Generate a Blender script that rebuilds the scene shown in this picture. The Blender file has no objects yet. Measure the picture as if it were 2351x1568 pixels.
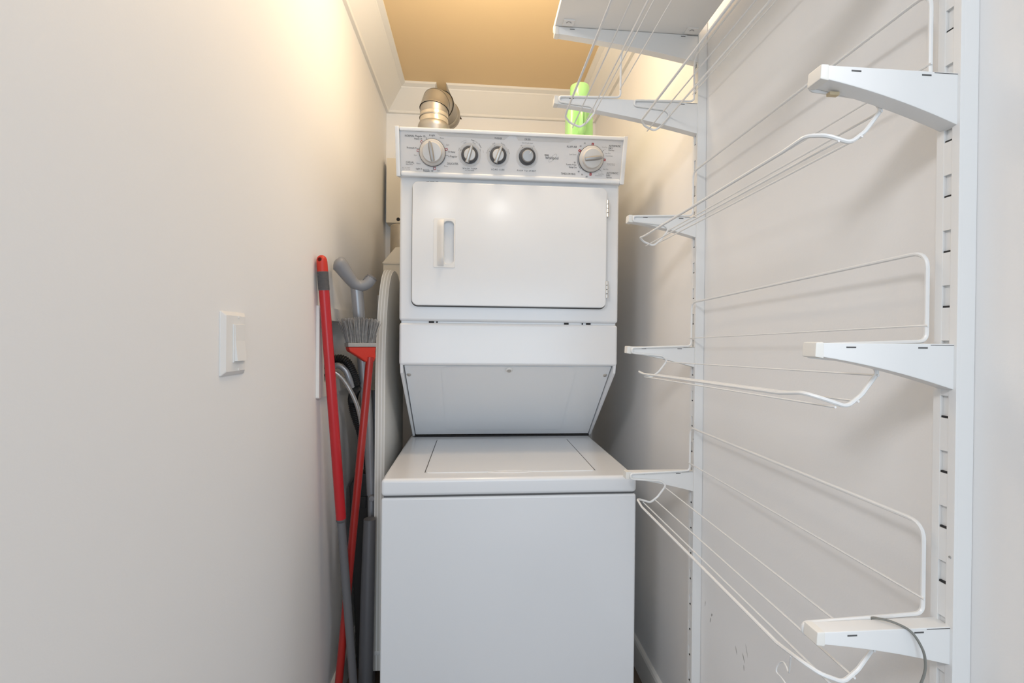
import bpy, bmesh, math, random
from mathutils import Vector, Matrix
random.seed(7)
sc = bpy.context.scene
COL = sc.collection

# ------------------------------------------------------------------ camera
cam_d = bpy.data.cameras.new('camera')
cam_d.sensor_width = 36.0
cam_d.lens = 36.0 * 1058.0 / 2351.0
cam_d.clip_start = 0.02
cam = bpy.data.objects.new('camera', cam_d)
COL.objects.link(cam)
YAW, PITCH, ROLL = 0.0805, -0.0048, 0.0095
fwd = Vector((math.sin(YAW) * math.cos(PITCH), math.cos(YAW) * math.cos(PITCH), math.sin(PITCH)))
rt = Vector((math.cos(YAW), -math.sin(YAW), 0))
up = rt.cross(fwd)
r2 = rt * math.cos(ROLL) + up * math.sin(ROLL)
u2 = up * math.cos(ROLL) - rt * math.sin(ROLL)
rot = Matrix((r2, u2, -fwd)).transposed()
cam.matrix_world = Matrix.Translation((0, 0, 1.173)) @ rot.to_4x4()
sc.camera = cam

# ------------------------------------------------------------------ light and exposure
sc.view_settings.view_transform = 'Standard'
sc.view_settings.look = 'None'
sc.view_settings.gamma = 1.0
sc.view_settings.use_curve_mapping = False
sc.view_settings.exposure = 0.08

world = bpy.data.worlds.new('world')
sc.world = world
world.use_nodes = True
wbg = world.node_tree.nodes['Background']
wbg.inputs[0].default_value = (0.84, 0.92, 1.0, 1)
wbg.inputs[1].default_value = 0.42


def lamp(name, kind, loc, energy, color, aim=None, **kw):
    d = bpy.data.lights.new(name, kind)
    d.energy = energy
    d.color = color
    for k, v in kw.items():
        setattr(d, k, v)
    o = bpy.data.objects.new(name, d)
    o.location = loc
    if aim is not None:
        o.rotation_euler = (Vector(aim) - Vector(loc)).to_track_quat('-Z', 'Y').to_euler()
    COL.objects.link(o)
    return o


# daylight from a window of the room behind the photographer
lamp('window_daylight', 'AREA', (0.2, -2.2, 0.95), 24.0, (0.70, 0.85, 1.0), aim=(0.1, 1.0, 1.25), shape='RECTANGLE', size=1.8, size_y=1.6)
# ceiling lamps of the hall the closet opens to
lamp('hall_ceiling_lamp', 'AREA', (-0.95, -0.75, 2.34), 15.0, (0.99, 0.98, 1.0), aim=(-0.5, 0.2, 0.6), shape='DISK', size=0.45)
lamp('hall_ceiling_lamp', 'AREA', (1.05, -0.75, 2.34), 11.0, (0.99, 0.98, 1.0), aim=(0.6, 0.2, 0.6), shape='DISK', size=0.45)
lamp('hall_spot_lamp', 'AREA', (0.20, -1.15, 2.31), 1.5, (1.0, 0.98, 0.95), aim=(0.15, 0.4, 1.2), shape='DISK', size=0.13)
lamp('hall_spot_lamp', 'AREA', (-0.30, -1.15, 2.31), 0.8, (0.92, 0.96, 1.0), aim=(-0.1, 0.4, 1.2), shape='DISK', size=0.13)
# warm ceiling lamp of the closet, over the space in front of the appliances
lamp('closet_ceiling_lamp', 'POINT', (0.05, 1.22, 2.22), 8.8, (1.0, 0.83, 0.62), shadow_soft_size=0.09)


# ------------------------------------------------------------------ materials
def srgb(r, g, b):
    def f(c):
        c /= 255.0
        return c / 12.92 if c <= 0.04045 else ((c + 0.055) / 1.055) ** 2.4
    return (f(r), f(g), f(b), 1)


def mat(name, col, rough=0.5, metal=0.0, spec=0.5, var=0.0, scale=6.0, bump=0.0, bscale=120.0, coat=0.0, stretch=None):
    m = bpy.data.materials.new(name)
    m.use_nodes = True
    nt = m.node_tree
    b = nt.nodes['Principled BSDF']
    b.inputs['Roughness'].default_value = rough
    b.inputs['Metallic'].default_value = metal
    b.inputs['Specular IOR Level'].default_value = spec
    b.inputs['Coat Weight'].default_value = coat
    b.inputs['Coat Roughness'].default_value = 0.12
    tc = nt.nodes.new('ShaderNodeTexCoord')
    src = tc.outputs['Object']
    if stretch:
        mp = nt.nodes.new('ShaderNodeMapping')
        mp.inputs['Scale'].default_value = stretch
        nt.links.new(src, mp.inputs['Vector'])
        src = mp.outputs['Vector']
    n = nt.nodes.new('ShaderNodeTexNoise')
    n.inputs['Scale'].default_value = scale
    n.inputs['Detail'].default_value = 3
    nt.links.new(src, n.inputs['Vector'])
    mx = nt.nodes.new('ShaderNodeMix')
    mx.data_type = 'RGBA'
    mx.inputs['A'].default_value = tuple(c * (1 - var) for c in col[:3]) + (1,)
    mx.inputs['B'].default_value = tuple(min(1, c * (1 + var)) for c in col[:3]) + (1,)
    nt.links.new(n.outputs['Fac'], mx.inputs['Factor'])
    nt.links.new(mx.outputs['Result'], b.inputs['Base Color'])
    if bump:
        n2 = nt.nodes.new('ShaderNodeTexNoise')
        n2.inputs['Scale'].default_value = bscale
        nt.links.new(src, n2.inputs['Vector'])
        bp = nt.nodes.new('ShaderNodeBump')
        bp.inputs['Strength'].default_value = bump
        bp.inputs['Distance'].default_value = 0.002
        nt.links.new(n2.outputs['Fac'], bp.inputs['Height'])
        nt.links.new(bp.outputs['Normal'], b.inputs['Normal'])
    return m


WALL_C = (0.862, 0.857, 0.850, 1)
M = {}
M['wall'] = mat('wall_paint', WALL_C, 0.55, spec=0.35, var=0.015, scale=2.5, bump=0.06, bscale=260)
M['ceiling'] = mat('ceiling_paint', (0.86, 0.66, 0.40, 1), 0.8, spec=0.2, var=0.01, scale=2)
M['trim'] = mat('trim_paint', (0.87, 0.855, 0.82, 1), 0.4, var=0.01)
M['floor'] = mat('dark_floor', srgb(112, 96, 82), 0.45, var=0.25, scale=5, stretch=(14, 1.2, 1))
M['enamel'] = mat('white_enamel', (0.80, 0.815, 0.835, 1), 0.22, var=0.006, scale=3, coat=0.25)
M['enamel_flat'] = mat('white_enamel_satin', (0.84, 0.86, 0.88, 1), 0.38, var=0.006, scale=3)
M['white_plastic'] = mat('white_plastic', (0.82, 0.81, 0.79, 1), 0.35, var=0.01)
M['shelf_white'] = mat('shelf_steel_white', (0.83, 0.83, 0.82, 1), 0.32, var=0.008)
M['melamine'] = mat('melamine_white', (0.87, 0.86, 0.84, 1), 0.45, var=0.012)
M['cream_cap'] = mat('cap_plastic', (0.82, 0.80, 0.75, 1), 0.4, var=0.01)
M['dark'] = mat('dark_gap', (0.02, 0.02, 0.022, 1), 0.7)
M['hole'] = mat('dark_wall_hole', (0.075, 0.052, 0.036, 1), 0.9, var=0.3, scale=20)
M['gap'] = mat('gap_shade_grey', (0.10, 0.10, 0.10, 1), 0.6)  # dark grey standing in for the shade inside gaps and slots
M['overlay'] = mat('panel_overlay', (0.70, 0.70, 0.71, 1), 0.42, var=0.006, scale=8)
M['overlay_grey'] = mat('panel_band', (0.60, 0.59, 0.58, 1), 0.45)
M['ink'] = mat('black_ink', (0.03, 0.03, 0.035, 1), 0.5)
M['ink_grey'] = mat('grey_ink', (0.30, 0.30, 0.31, 1), 0.5)
M['red_ink'] = mat('red_ink', srgb(168, 40, 45), 0.5)
M['knob'] = mat('knob_silver_plastic', (0.62, 0.60, 0.575, 1), 0.35, metal=0.15, var=0.02)
M['pointer'] = mat('knob_pointer_grey', (0.36, 0.35, 0.34, 1), 0.32, metal=0.35, var=0.05)
M['pointer_light'] = mat('knob_pointer_light', (0.52, 0.50, 0.47, 1), 0.3, metal=0.4, var=0.05)
M['knob_dark'] = mat('knob_charcoal', (0.075, 0.078, 0.085, 1), 0.38, var=0.05)
M['chrome'] = mat('chrome', (0.75, 0.74, 0.72, 1), 0.22, metal=1.0, var=0.04)
M['galv'] = mat('galvanised_duct', (0.40, 0.385, 0.36, 1), 0.42, metal=0.85, var=0.10, scale=14, bump=0.1, bscale=40)
M['tape'] = mat('clear_tape', (0.55, 0.49, 0.39, 1), 0.28, metal=0.45, var=0.12, scale=40, bump=0.35, bscale=60)
M['green'] = mat('green_plastic', srgb(160, 216, 140), 0.3, var=0.05, scale=10, coat=0.3)
M['green_dark'] = mat('green_seam', srgb(70, 120, 50), 0.5)
M['red'] = mat('red_metal_tube', srgb(186, 22, 32), 0.33, var=0.05, scale=20, coat=0.2)
M['red_cap'] = mat('orange_red_plastic', srgb(198, 46, 28), 0.4, var=0.04)
M['red_dark'] = mat('dark_red_tube', srgb(160, 32, 26), 0.35, var=0.10, scale=30, stretch=(1, 1, 0.1), coat=0.2)
M['grip'] = mat('grey_rubber_grip', (0.10, 0.10, 0.105, 1), 0.6, var=0.1)
M['tube_grey'] = mat('grey_tube', (0.17, 0.17, 0.18, 1), 0.4, metal=0.3, var=0.06, scale=30, stretch=(1, 1, 0.1))
M['wand'] = mat('silver_grey_tube', (0.36, 0.37, 0.39, 1), 0.35, metal=0.5, var=0.04)
M['wand_plastic'] = mat('grey_handle_plastic', (0.26, 0.265, 0.28, 1), 0.38, var=0.06)
M['bristle'] = mat('grey_bristles', (0.30, 0.29, 0.28, 1), 0.55, var=0.55, scale=90)
M['broom_plate'] = mat('grey_broom_plate', (0.34, 0.33, 0.32, 1), 0.5, var=0.1, scale=60, stretch=(8, 8, 1))
M['black_rubber'] = mat('black_rubber', (0.018, 0.018, 0.018, 1), 0.45, var=0.2)
M['braid'] = mat('braided_steel', (0.45, 0.44, 0.42, 1), 0.35, metal=0.8, var=0.4, scale=220)
M['brass'] = mat('brass_valve', (0.42, 0.28, 0.13, 1), 0.35, metal=0.8, var=0.1)
M['cream_box'] = mat('cream_metal_box', (0.82, 0.76, 0.64, 1), 0.5, var=0.01)
M['cable'] = mat('grey_cable', (0.22, 0.22, 0.20, 1), 0.45, var=0.1)
M['tan_tape'] = mat('tan_tape', (0.62, 0.50, 0.32, 1), 0.6, var=0.1)
M['screw'] = mat('screw_metal', (0.55, 0.54, 0.52, 1), 0.35, metal=0.8, var=0.1)


def fabric_material():
    m = bpy.data.materials.new('striped_cover')
    m.use_nodes = True
    nt = m.node_tree
    b = nt.nodes['Principled BSDF']
    b.inputs['Roughness'].default_value = 0.85
    b.inputs['Specular IOR Level'].default_value = 0.15
    tc = nt.nodes.new('ShaderNodeTexCoord')
    sx = nt.nodes.new('ShaderNodeSeparateXYZ')
    nt.links.new(tc.outputs['Object'], sx.inputs[0])
    # narrow raised-looking woven stripes running the length of the board
    w1 = nt.nodes.new('ShaderNodeMath'); w1.operation = 'MULTIPLY'; w1.inputs[1].default_value = 2 * math.pi / 0.034
    nt.links.new(sx.outputs['Y'], w1.inputs[0])
    s1 = nt.nodes.new('ShaderNodeMath'); s1.operation = 'SINE'
    nt.links.new(w1.outputs[0], s1.inputs[0])
    w2 = nt.nodes.new('ShaderNodeMath'); w2.operation = 'MULTIPLY'; w2.inputs[1].default_value = 2 * math.pi / 0.0113
    nt.links.new(sx.outputs['Y'], w2.inputs[0])
    s2 = nt.nodes.new('ShaderNodeMath'); s2.operation = 'SINE'
    nt.links.new(w2.outputs[0], s2.inputs[0])
    mu = nt.nodes.new('ShaderNodeMath'); mu.operation = 'MULTIPLY'
    nt.links.new(s1.outputs[0], mu.inputs[0]); nt.links.new(s2.outputs[0], mu.inputs[1])
    cr = nt.nodes.new('ShaderNodeValToRGB')
    cr.color_ramp.elements[0].position = 0.45
    cr.color_ramp.elements[0].color = (0.68, 0.66, 0.61, 1)
    cr.color_ramp.elements[1].position = 0.62
    cr.color_ramp.elements[1].color = (0.88, 0.865, 0.83, 1)
    ge = nt.nodes.new('ShaderNodeNewGeometry')
    gx = nt.nodes.new('ShaderNodeSeparateXYZ')
    nt.links.new(ge.outputs['Normal'], gx.inputs[0])
    fm = nt.nodes.new('ShaderNodeMath'); fm.operation = 'GREATER_THAN'; fm.inputs[1].default_value = 0.75
    nt.links.new(gx.outputs['X'], fm.inputs[0])
    w3 = nt.nodes.new('ShaderNodeMath'); w3.operation = 'MULTIPLY'; w3.inputs[1].default_value = 2 * math.pi / 0.0095
    nt.links.new(sx.outputs['X'], w3.inputs[0])
    s3 = nt.nodes.new('ShaderNodeMath'); s3.operation = 'SINE'
    nt.links.new(w3.outputs[0], s3.inputs[0])
    mm = nt.nodes.new('ShaderNodeMix')          # along the rim the stripes run with the edge
    nt.links.new(fm.outputs[0], mm.inputs['Factor'])
    nt.links.new(s3.outputs[0], mm.inputs['A']); nt.links.new(mu.outputs[0], mm.inputs['B'])
    nt.links.new(mm.outputs['Result'], cr.inputs[0])
    nt.links.new(cr.outputs[0], b.inputs['Base Color'])
    return m


M['cover'] = fabric_material()


def wall_with_scuffs():
    """wall paint with a few small grey scuff marks (y, z, half length, half width, tilt)"""
    m = M['wall'].copy()
    m.name = 'wall_paint_scuffed'
    nt = m.node_tree
    b = nt.nodes['Principled BSDF']
    old = b.inputs['Base Color'].links[0].from_socket
    tc = nt.nodes.new('ShaderNodeTexCoord')
    nz = nt.nodes.new('ShaderNodeTexNoise')
    nz.inputs['Scale'].default_value = 90
    nt.links.new(tc.outputs['Object'], nz.inputs['Vector'])
    total = None
    for (y, z, hl, hw, ang) in [(1.102, 0.490, 0.006, 0.0030, 0.5), (1.108, 0.474, 0.008, 0.0022, 0.25),
                                (0.994, 0.4755, 0.010, 0.0016, -0.35), (0.965, 0.4770, 0.013, 0.0020, -0.5),
                                (0.9544, 0.5014, 0.014, 0.0013, -0.35), (0.9633, 0.456, 0.009, 0.0014, -0.1),
                                (1.135, 0.500, 0.008, 0.0016, 0.1)]:
        mp = nt.nodes.new('ShaderNodeMapping')
        mp.vector_type = 'TEXTURE'
        mp.inputs['Location'].default_value = (0.6, y, z)
        mp.inputs['Rotation'].default_value = (ang, 0, 0)
        mp.inputs['Scale'].default_value = (1, hw, hl)
        nt.links.new(tc.outputs['Object'], mp.inputs['Vector'])
        ln = nt.nodes.new('ShaderNodeVectorMath'); ln.operation = 'LENGTH'
        nt.links.new(mp.outputs['Vector'], ln.inputs[0])
        ad = nt.nodes.new('ShaderNodeMath'); ad.operation = 'ADD'
        nt.links.new(ln.outputs['Value'], ad.inputs[0]); nt.links.new(nz.outputs['Fac'], ad.inputs[1])
        mr = nt.nodes.new('ShaderNodeMapRange')
        mr.inputs['From Min'].default_value = 1.55
        mr.inputs['From Max'].default_value = 1.05
        mr.inputs['To Max'].default_value = 0.65
        nt.links.new(ad.outputs[0], mr.inputs['Value'])
        if total is None:
            total = mr.outputs[0]
        else:
            mxn = nt.nodes.new('ShaderNodeMath'); mxn.operation = 'MAXIMUM'
            nt.links.new(total, mxn.inputs[0]); nt.links.new(mr.outputs[0], mxn.inputs[1])
            total = mxn.outputs[0]
    mx = nt.nodes.new('ShaderNodeMix')
    mx.data_type = 'RGBA'
    mx.inputs['B'].default_value = (0.16, 0.145, 0.13, 1)
    nt.links.new(total, mx.inputs['Factor'])
    nt.links.new(old, mx.inputs['A'])
    nt.links.new(mx.outputs['Result'], b.inputs['Base Color'])
    return m


M['wall_scuffed'] = wall_with_scuffs()


# ------------------------------------------------------------------ mesh helpers
class MB:
    """collects vertices and faces in world space; build() links ONE mesh object"""

    def __init__(self):
        self.v, self.f = [], []

    def add(self, vs, fs):
        o = len(self.v)
        self.v += [Vector(p) for p in vs]
        self.f += [[i + o for i in q] for q in fs]
        return self

    def box(self, x0, x1, y0, y1, z0, z1):
        return self.add([(x0, y0, z0), (x1, y0, z0), (x1, y1, z0), (x0, y1, z0),
                         (x0, y0, z1), (x1, y0, z1), (x1, y1, z1), (x0, y1, z1)],
                        [(0, 3, 2, 1), (4, 5, 6, 7), (0, 1, 5, 4), (1, 2, 6, 5), (2, 3, 7, 6), (3, 0, 4, 7)])

    def quad(self, a, b, c, d):
        return self.add([a, b, c, d], [(0, 1, 2, 3)])

    def prism(self, pts, off):
        """polygon (3-D points) extruded by vector off"""
        n = len(pts)
        off = Vector(off)
        vs = [Vector(p) for p in pts] + [Vector(p) + off for p in pts]
        fs = [list(range(n))[::-1], list(range(n, 2 * n))]
        fs += [(i, (i + 1) % n, (i + 1) % n + n, i + n) for i in range(n)]
        return self.add(vs, fs)

    def loft(self, rings, cap=True, closed=False):
        n = len(rings[0])
        vs = [p for r in rings for p in r]
        fs = []
        m = len(rings)
        for k in range(m if closed else m - 1):
            a, b = k * n, ((k + 1) % m) * n
            fs += [(a + i, a + (i + 1) % n, b + (i + 1) % n, b + i) for i in range(n)]
        if cap and not closed:
            fs += [list(range(n))[::-1], list(range((m - 1) * n, m * n))]
        return self.add(vs, fs)

    def tube(self, path, r, n=8, closed=False, cap=True):
        """round tube along a path; r is a number or a list"""
        P = [Vector(p) for p in path]
        m = len(P)
        rs = r if isinstance(r, (list, tuple)) else [r] * m
        T = []
        for i in range(m):
            a = P[(i - 1) % m] if (closed or i > 0) else P[0]
            b = P[(i + 1) % m] if (closed or i < m - 1) else P[-1]
            t = b - a
            T.append(t.normalized() if t.length > 1e-9 else Vector((0, 0, 1)))
        ref = Vector((0, 0, 1)) if abs(T[0].z) < 0.9 else Vector((1, 0, 0))
        nrm = T[0].cross(ref).normalized()
        rings = []
        for i in range(m):
            if i:
                ax = T[i - 1].cross(T[i])
                if ax.length > 1e-8:
                    nrm = Matrix.Rotation(T[i - 1].angle(T[i]), 3, ax.normalized()) @ nrm
            nrm = (nrm - T[i] * nrm.dot(T[i])).normalized()
            bn = T[i].cross(nrm)
            rings.append([P[i] + (nrm * math.cos(2 * math.pi * k / n) + bn * math.sin(2 * math.pi * k / n)) * rs[i]
                          for k in range(n)])
        if closed:      # match the last ring to the first one
            best, bk = 1e9, 0
            for k in range(n):
                d = sum((rings[-1][(i + k) % n] - rings[0][i]).length for i in range(n))
                if d < best:
                    best, bk = d, k
            o = len(self.v)
            self.loft(rings, cap=False)
            a = o + (m - 1) * n
            self.f += [[a + (i + bk) % n, a + (i + 1 + bk) % n, o + (i + 1) % n, o + i] for i in range(n)]
            return self
        return self.loft(rings, cap=cap)

    def lathe(self, origin, axis, prof, n=24, up=None):
        """prof: (radius, height along the axis)"""
        axis = Vector(axis).normalized()
        ref = Vector((0, 0, 1)) if abs(axis.z) < 0.9 else Vector((1, 0, 0))
        a = axis.cross(ref).normalized()
        b = axis.cross(a)
        o = Vector(origin)
        rings = [[o + axis * h + (a * math.cos(2 * math.pi * k / n) + b * math.sin(2 * math.pi * k / n)) * max(r, 1e-5)
                  for k in range(n)] for r, h in prof]
        return self.loft(rings)

    def build(self, name, material, parent=None, smooth=False, bevel=0.0, seg=2, org=None):
        org = Vector(org) if org is not None else (Vector(parent['_o']) if parent is not None else Vector((0, 0, 0)))
        me = bpy.data.meshes.new(name)
        me.from_pydata([tuple(p - org) for p in self.v], [], self.f)
        me.validate()
        bm = bmesh.new()
        bm.from_mesh(me)
        bmesh.ops.recalc_face_normals(bm, faces=bm.faces)
        if bevel:
            es = [e for e in bm.edges if len(e.link_faces) == 2 and e.calc_face_angle(0) > 0.6]
            bmesh.ops.bevel(bm, geom=es, offset=bevel, segments=seg, profile=0.5, affect='EDGES', clamp_overlap=True)
        bm.to_mesh(me)
        bm.free()
        if smooth or bevel:
            for p in me.polygons:
                p.use_smooth = True
            me.set_sharp_from_angle(angle=math.radians(38))
        me.materials.append(M[material] if isinstance(material, str) else material)
        o = bpy.data.objects.new(name, me)
        COL.objects.link(o)
        if parent is not None:
            o.parent = parent
        else:
            o.location = org
        if bevel:
            wn_ = o.modifiers.new('weighted_normal', 'WEIGHTED_NORMAL')
            wn_.keep_sharp = True
            wn_.weight = 50
        o['_o'] = tuple(org)
        return o


def thing(name, label, cat, loc, group=None):
    o = bpy.data.objects.new(name, None)
    o.empty_display_size = 0.05
    o.location = loc
    o['_o'] = tuple(loc)
    COL.objects.link(o)
    return tag(o, label, cat, group)


def tag(o, label, cat, group=None):
    o['label'] = label
    o['category'] = cat
    if group:
        o['group'] = group
    return o


def struct(o):
    o['kind'] = 'structure'
    return o


def fillet(pts, rad, closed=False, seg=5):
    """round the corners of a polyline; rad is a number or a list per point"""
    P = [Vector(p) for p in pts]
    n = len(P)
    R = rad if isinstance(rad, (list, tuple)) else [rad] * n
    out = []
    for i in range(n):
        if not closed and i in (0, n - 1):
            out.append(P[i]); continue
        a, b, c = P[(i - 1) % n], P[i], P[(i + 1) % n]
        d1, d2 = (a - b), (c - b)
        l1, l2 = d1.length, d2.length
        if R[i] <= 0 or l1 < 1e-6 or l2 < 1e-6:
            out.append(b); continue
        d1.normalize(); d2.normalize()
        ang = d1.angle(d2)
        if ang > math.pi - 0.02:
            out.append(b); continue
        t = min(R[i] / math.tan(ang / 2), 0.48 * l1, 0.48 * l2)
        p0, p1 = b + d1 * t, b + d2 * t
        for k in range(seg + 1):
            s = k / seg
            out.append(p0 * (1 - s) ** 2 + b * 2 * s * (1 - s) + p1 * s ** 2)
    return out


def rrect(w0, w1, h0, h1, r, seg=6):
    """rounded rectangle outline in 2-D, counter-clockwise"""
    out = []
    for cx, cy, a0 in ((w1 - r, h0 + r, -90), (w1 - r, h1 - r, 0), (w0 + r, h1 - r, 90), (w0 + r, h0 + r, 180)):
        for k in range(seg + 1):
            a = math.radians(a0 + 90 * k / seg)
            out.append((cx + r * math.cos(a), cy + r * math.sin(a)))
    return out


def smoothline(pts, n=6):
    """Catmull-Rom through the points"""
    P = [Vector(p) for p in pts]
    out = []
    for i in range(len(P) - 1):
        p0 = P[i - 1] if i else P[0] * 2 - P[1]
        p1, p2 = P[i], P[i + 1]
        p3 = P[i + 2] if i + 2 < len(P) else P[-1] * 2 - P[-2]
        for k in range(n):
            t = k / n
            out.append(0.5 * ((2 * p1) + (p2 - p0) * t + (2 * p0 - 5 * p1 + 4 * p2 - p3) * t * t
                              + (3 * p1 - p0 - 3 * p2 + p3) * t ** 3))
    out.append(P[-1])
    return out


# ------------------------------------------------------------------ the room shell
XL, XR, YB, YN, ZC = -0.4372, 0.5952, 2.2843, 0.22, 2.3715
TH = 0.10
struct(MB().box(XL - TH, XR + TH, YN - 2.6, YB + TH, -0.08, 0.0).build('floor', 'floor'))
struct(MB().box(XL - TH, XR + TH, YN, YB + TH, ZC, ZC + 0.08).build('ceiling', 'ceiling'))
struct(MB().box(XL - TH, XR + TH, YB, YB + TH, 0, ZC).build('wall_back', 'wall'))
struct(MB().box(XR, XR + TH, YN, YB, 0, ZC).build('wall_right', 'wall_scuffed'))
# left wall with the opening of the recessed hose box
HY0, HY1, HZ0, HZ1 = 1.352, 1.625, 1.042, 1.226
wl = MB()
wl.box(XL - TH, XL, YN, HY0, 0, ZC)
wl.box(XL - TH, XL, HY1, YB, 0, ZC)
wl.box(XL - TH, XL, HY0, HY1, 0, HZ0)
wl.box(XL - TH, XL, HY0, HY1, HZ1, ZC)
struct(wl.build('wall_left', 'wall'))

# crown moulding: (distance from the wall, height)
CROWN = [(0.0, 2.2643), (0.012, 2.2643), (0.0145, 2.268), (0.0145, 2.274), (0.079, 2.345), (0.083, 2.349), (0.083, 2.354),
         (0.1024, 2.3615), (0.1024, ZC), (0.0, ZC)]
c = MB()
c.loft([[(XL + d, YN, z) for d, z in CROWN], [(XL + d, YB - d, z) for d, z in CROWN]])
struct(c.build('trim_1', 'trim'))
c = MB()
c.loft([[(XR - d, YN, z) for d, z in CROWN], [(XR - d, YB - d, z) for d, z in CROWN]])
struct(c.build('trim_2', 'trim'))


def notch_l(z):
    return -0.236 + (z - 2.2643) / (ZC - 2.2643) * 0.046


def notch_r(z):
    return -0.084 - (z - 2.2643) / (ZC - 2.2643) * 0.062


c = MB()
c.loft([[(XL + d, YB - d, z) for d, z in CROWN], [(notch_l(z), YB - d, z) for d, z in CROWN]])
struct(c.build('trim_3', 'trim'))
c = MB()
c.loft([[(notch_r(z), YB - d, z) for d, z in CROWN], [(XR - d, YB - d, z) for d, z in CROWN]])
struct(c.build('trim_4', 'trim'))
# dark hole in the wall behind the notch
BASE = [(0.0, 0.0), (0.013, 0.0), (0.013, 0.088), (0.010, 0.096), (0.004, 0.1), (0.0, 0.1)]
c = MB()
c.loft([[(XL + d, YN, z) for d, z in BASE], [(XL + d, YB - d, z) for d, z in BASE]])
struct(c.build('baseboard_left', 'trim'))
c = MB()
c.loft([[(XR - d, YN, z) for d, z in BASE], [(XR - d, YB - d, z) for d, z in BASE]])
struct(c.build('baseboard_right', 'trim'))
c = MB()
c.loft([[(XL + d, YB - d, z) for d, z in BASE], [(XR - d, YB - d, z) for d, z in BASE]])
struct(c.build('baseboard_back', 'trim'))

# ------------------------------------------------------------------ stacked washer and dryer
WX0, WX1, WY = -0.242, 0.446, 1.232
DX0, DX1, DY = -0.2335, 0.4555, 1.441
wd = thing('stacked_washer_dryer', 'white stacked washer and dryer unit filling the end of the closet', 'washer dryer', (0.105, 1.232, 0))
MB().box(WX0, WX1, WY, 1.98, 0.012, 0.7515).build('washer_cabinet', 'enamel', wd, bevel=0.006, seg=3)
wt = MB().box(WX0 - 0.0005, WX1 + 0.0005, WY - 0.002, 1.98, 0.7560, 0.802).build('washer_top', 'enamel', wd, bevel=0.010, seg=4)
MB().box(WX0 + 0.006, WX1 - 0.006, WY + 0.006, 1.95, 0.7505, 0.757).build('top_gap', 'gap', wd)
# lid, side gap shade as grey strips, and the finger lip
lid_out = rrect(-0.133, 0.343, 1.281, 1.700, 0.014) + [(0.034 + 0.134 * k / 10, 1.281 + 0.0095 * math.sin(math.pi * k / 10)) for k in range(11)]
lid = MB().prism([(x, y, 0.7985) for x, y in lid_out], (0, 0, 0.0062)).build('lid', 'enamel', wd, bevel=0.0022, seg=2)
for sx in (-0.1352, 0.3435):
    MB().box(sx, sx + 0.0022, 1.288, 1.694, 0.8005, 0.8028).build('lid_gap_shade', 'gap', lid)
lip = MB()
lip.loft([[(0.101 + 0.064 * r_ * math.cos(2 * math.pi * k / 28), 1.2820 + 0.0088 * r_ * math.sin(2 * math.pi * k / 28), z_) for k in range(28)]
          for r_, z_ in ((1.0, 0.8015), (0.94, 0.8032), (0.80, 0.8040), (0.5, 0.8030), (0.02, 0.8026))])
lip.build('finger_lip', 'enamel', lid, smooth=True)
# leaning access panel with side flanges
FL = [(1.4430, 1.096), (1.4500, 1.066), (1.7535, 0.806), (1.98, 0.806), (1.98, 1.096)]
for x0 in (DX0 + 0.0035, DX1 - 0.0125):
    MB().prism([(x0, y, z) for y, z in FL], (0.009, 0, 0)).build('side_flange', 'enamel', wd, bevel=0.0025)
MB().box(DX0 + 0.0005, DX1 - 0.0005, DY, 1.98, 1.0895, 1.2215).build('shroud', 'enamel', wd, bevel=0.009, seg=4)
pn = Vector((0, -(1.085 - 0.8065), -(1.7535 - 1.4535))).normalized()
sl0, sl1 = Vector((0, 1.4575, 1.0865)), Vector((0, 1.7545, 0.8105))


def slant(x, t, lift=0.0):
    p = sl0.lerp(sl1, t)
    return (x, p.y + pn.y * lift, p.z + pn.z * lift)


MB().prism([slant(DX0 + 0.0145, 0), slant(DX1 - 0.0145, 0), slant(DX1 - 0.0145, 1), slant(DX0 + 0.0145, 1)],
           -pn * 0.02).build('access_panel', 'enamel_flat', wd, bevel=0.003)
emb = rrect(-0.105, 0.330, 0.0, 0.93, 0.04)
rim = []
o_ = [slant(x, t, 0.0009) for x, t in emb]
i_ = [slant(0.1125 + (x - 0.1125) * 0.992, 0.46 + (t - 0.46) * 0.99, 0.0009) for x, t in emb]
nn = len(o_)
eb = MB()
eb.add(o_ + i_, [(k, (k + 1) % nn, (k + 1) % nn + nn, k + nn) for k in range(nn)])
eb.build('panel_emboss', 'enamel_flat', wd)
for sx in (-0.2085, 0.4290):
    MB().lathe(slant(sx, 0.105, 0.0), pn, [(0.0072, 0), (0.0072, 0.0012), (0.005, 0.003), (0.0, 0.0032)], 16).build('screw', 'screw', wd, smooth=True)
lk = MB().lathe(slant(0.110, 0.035, 0.0), pn, [(0.0115, 0), (0.0115, 0.004), (0.009, 0.006), (0.0, 0.006)], 24).build('panel_lock', 'white_plastic', wd, smooth=True)
MB().lathe(slant(0.110, 0.037, 0.006), pn, [(0.0065, 0), (0.0065, 0.0012), (0, 0.0012)], 16).build('lock_slot', 'screw', lk)
MB().box(DX0 + 0.012, DX1 - 0.012, 1.7535, 1.80, 0.802, 0.8075).build('rear_shade_strip', 'dark', wd)  # dark strip painting the shade where the panel meets the washer top
# dryer cabinet with a spacer below
MB().box(DX0, DX1, DY, 1.98, 1.2265, 1.80).build('dryer_cabinet', 'enamel', wd, bevel=0.009, seg=4)
MB().box(DX0 + 0.006, DX1 - 0.006, DY + 0.010, 1.95, 1.2205, 1.2275).build('spacer', 'enamel_flat', wd)
for sx, w in ((-0.143, 0.016), (-0.120, 0.004), (0.283, 0.014), (0.340, 0.003), (0.354, 0.014)):
    MB().box(sx, sx + w, DY + 0.0065, DY + 0.011, 1.2212, 1.2268).build('spacer_slot', 'dark', wd)
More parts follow.
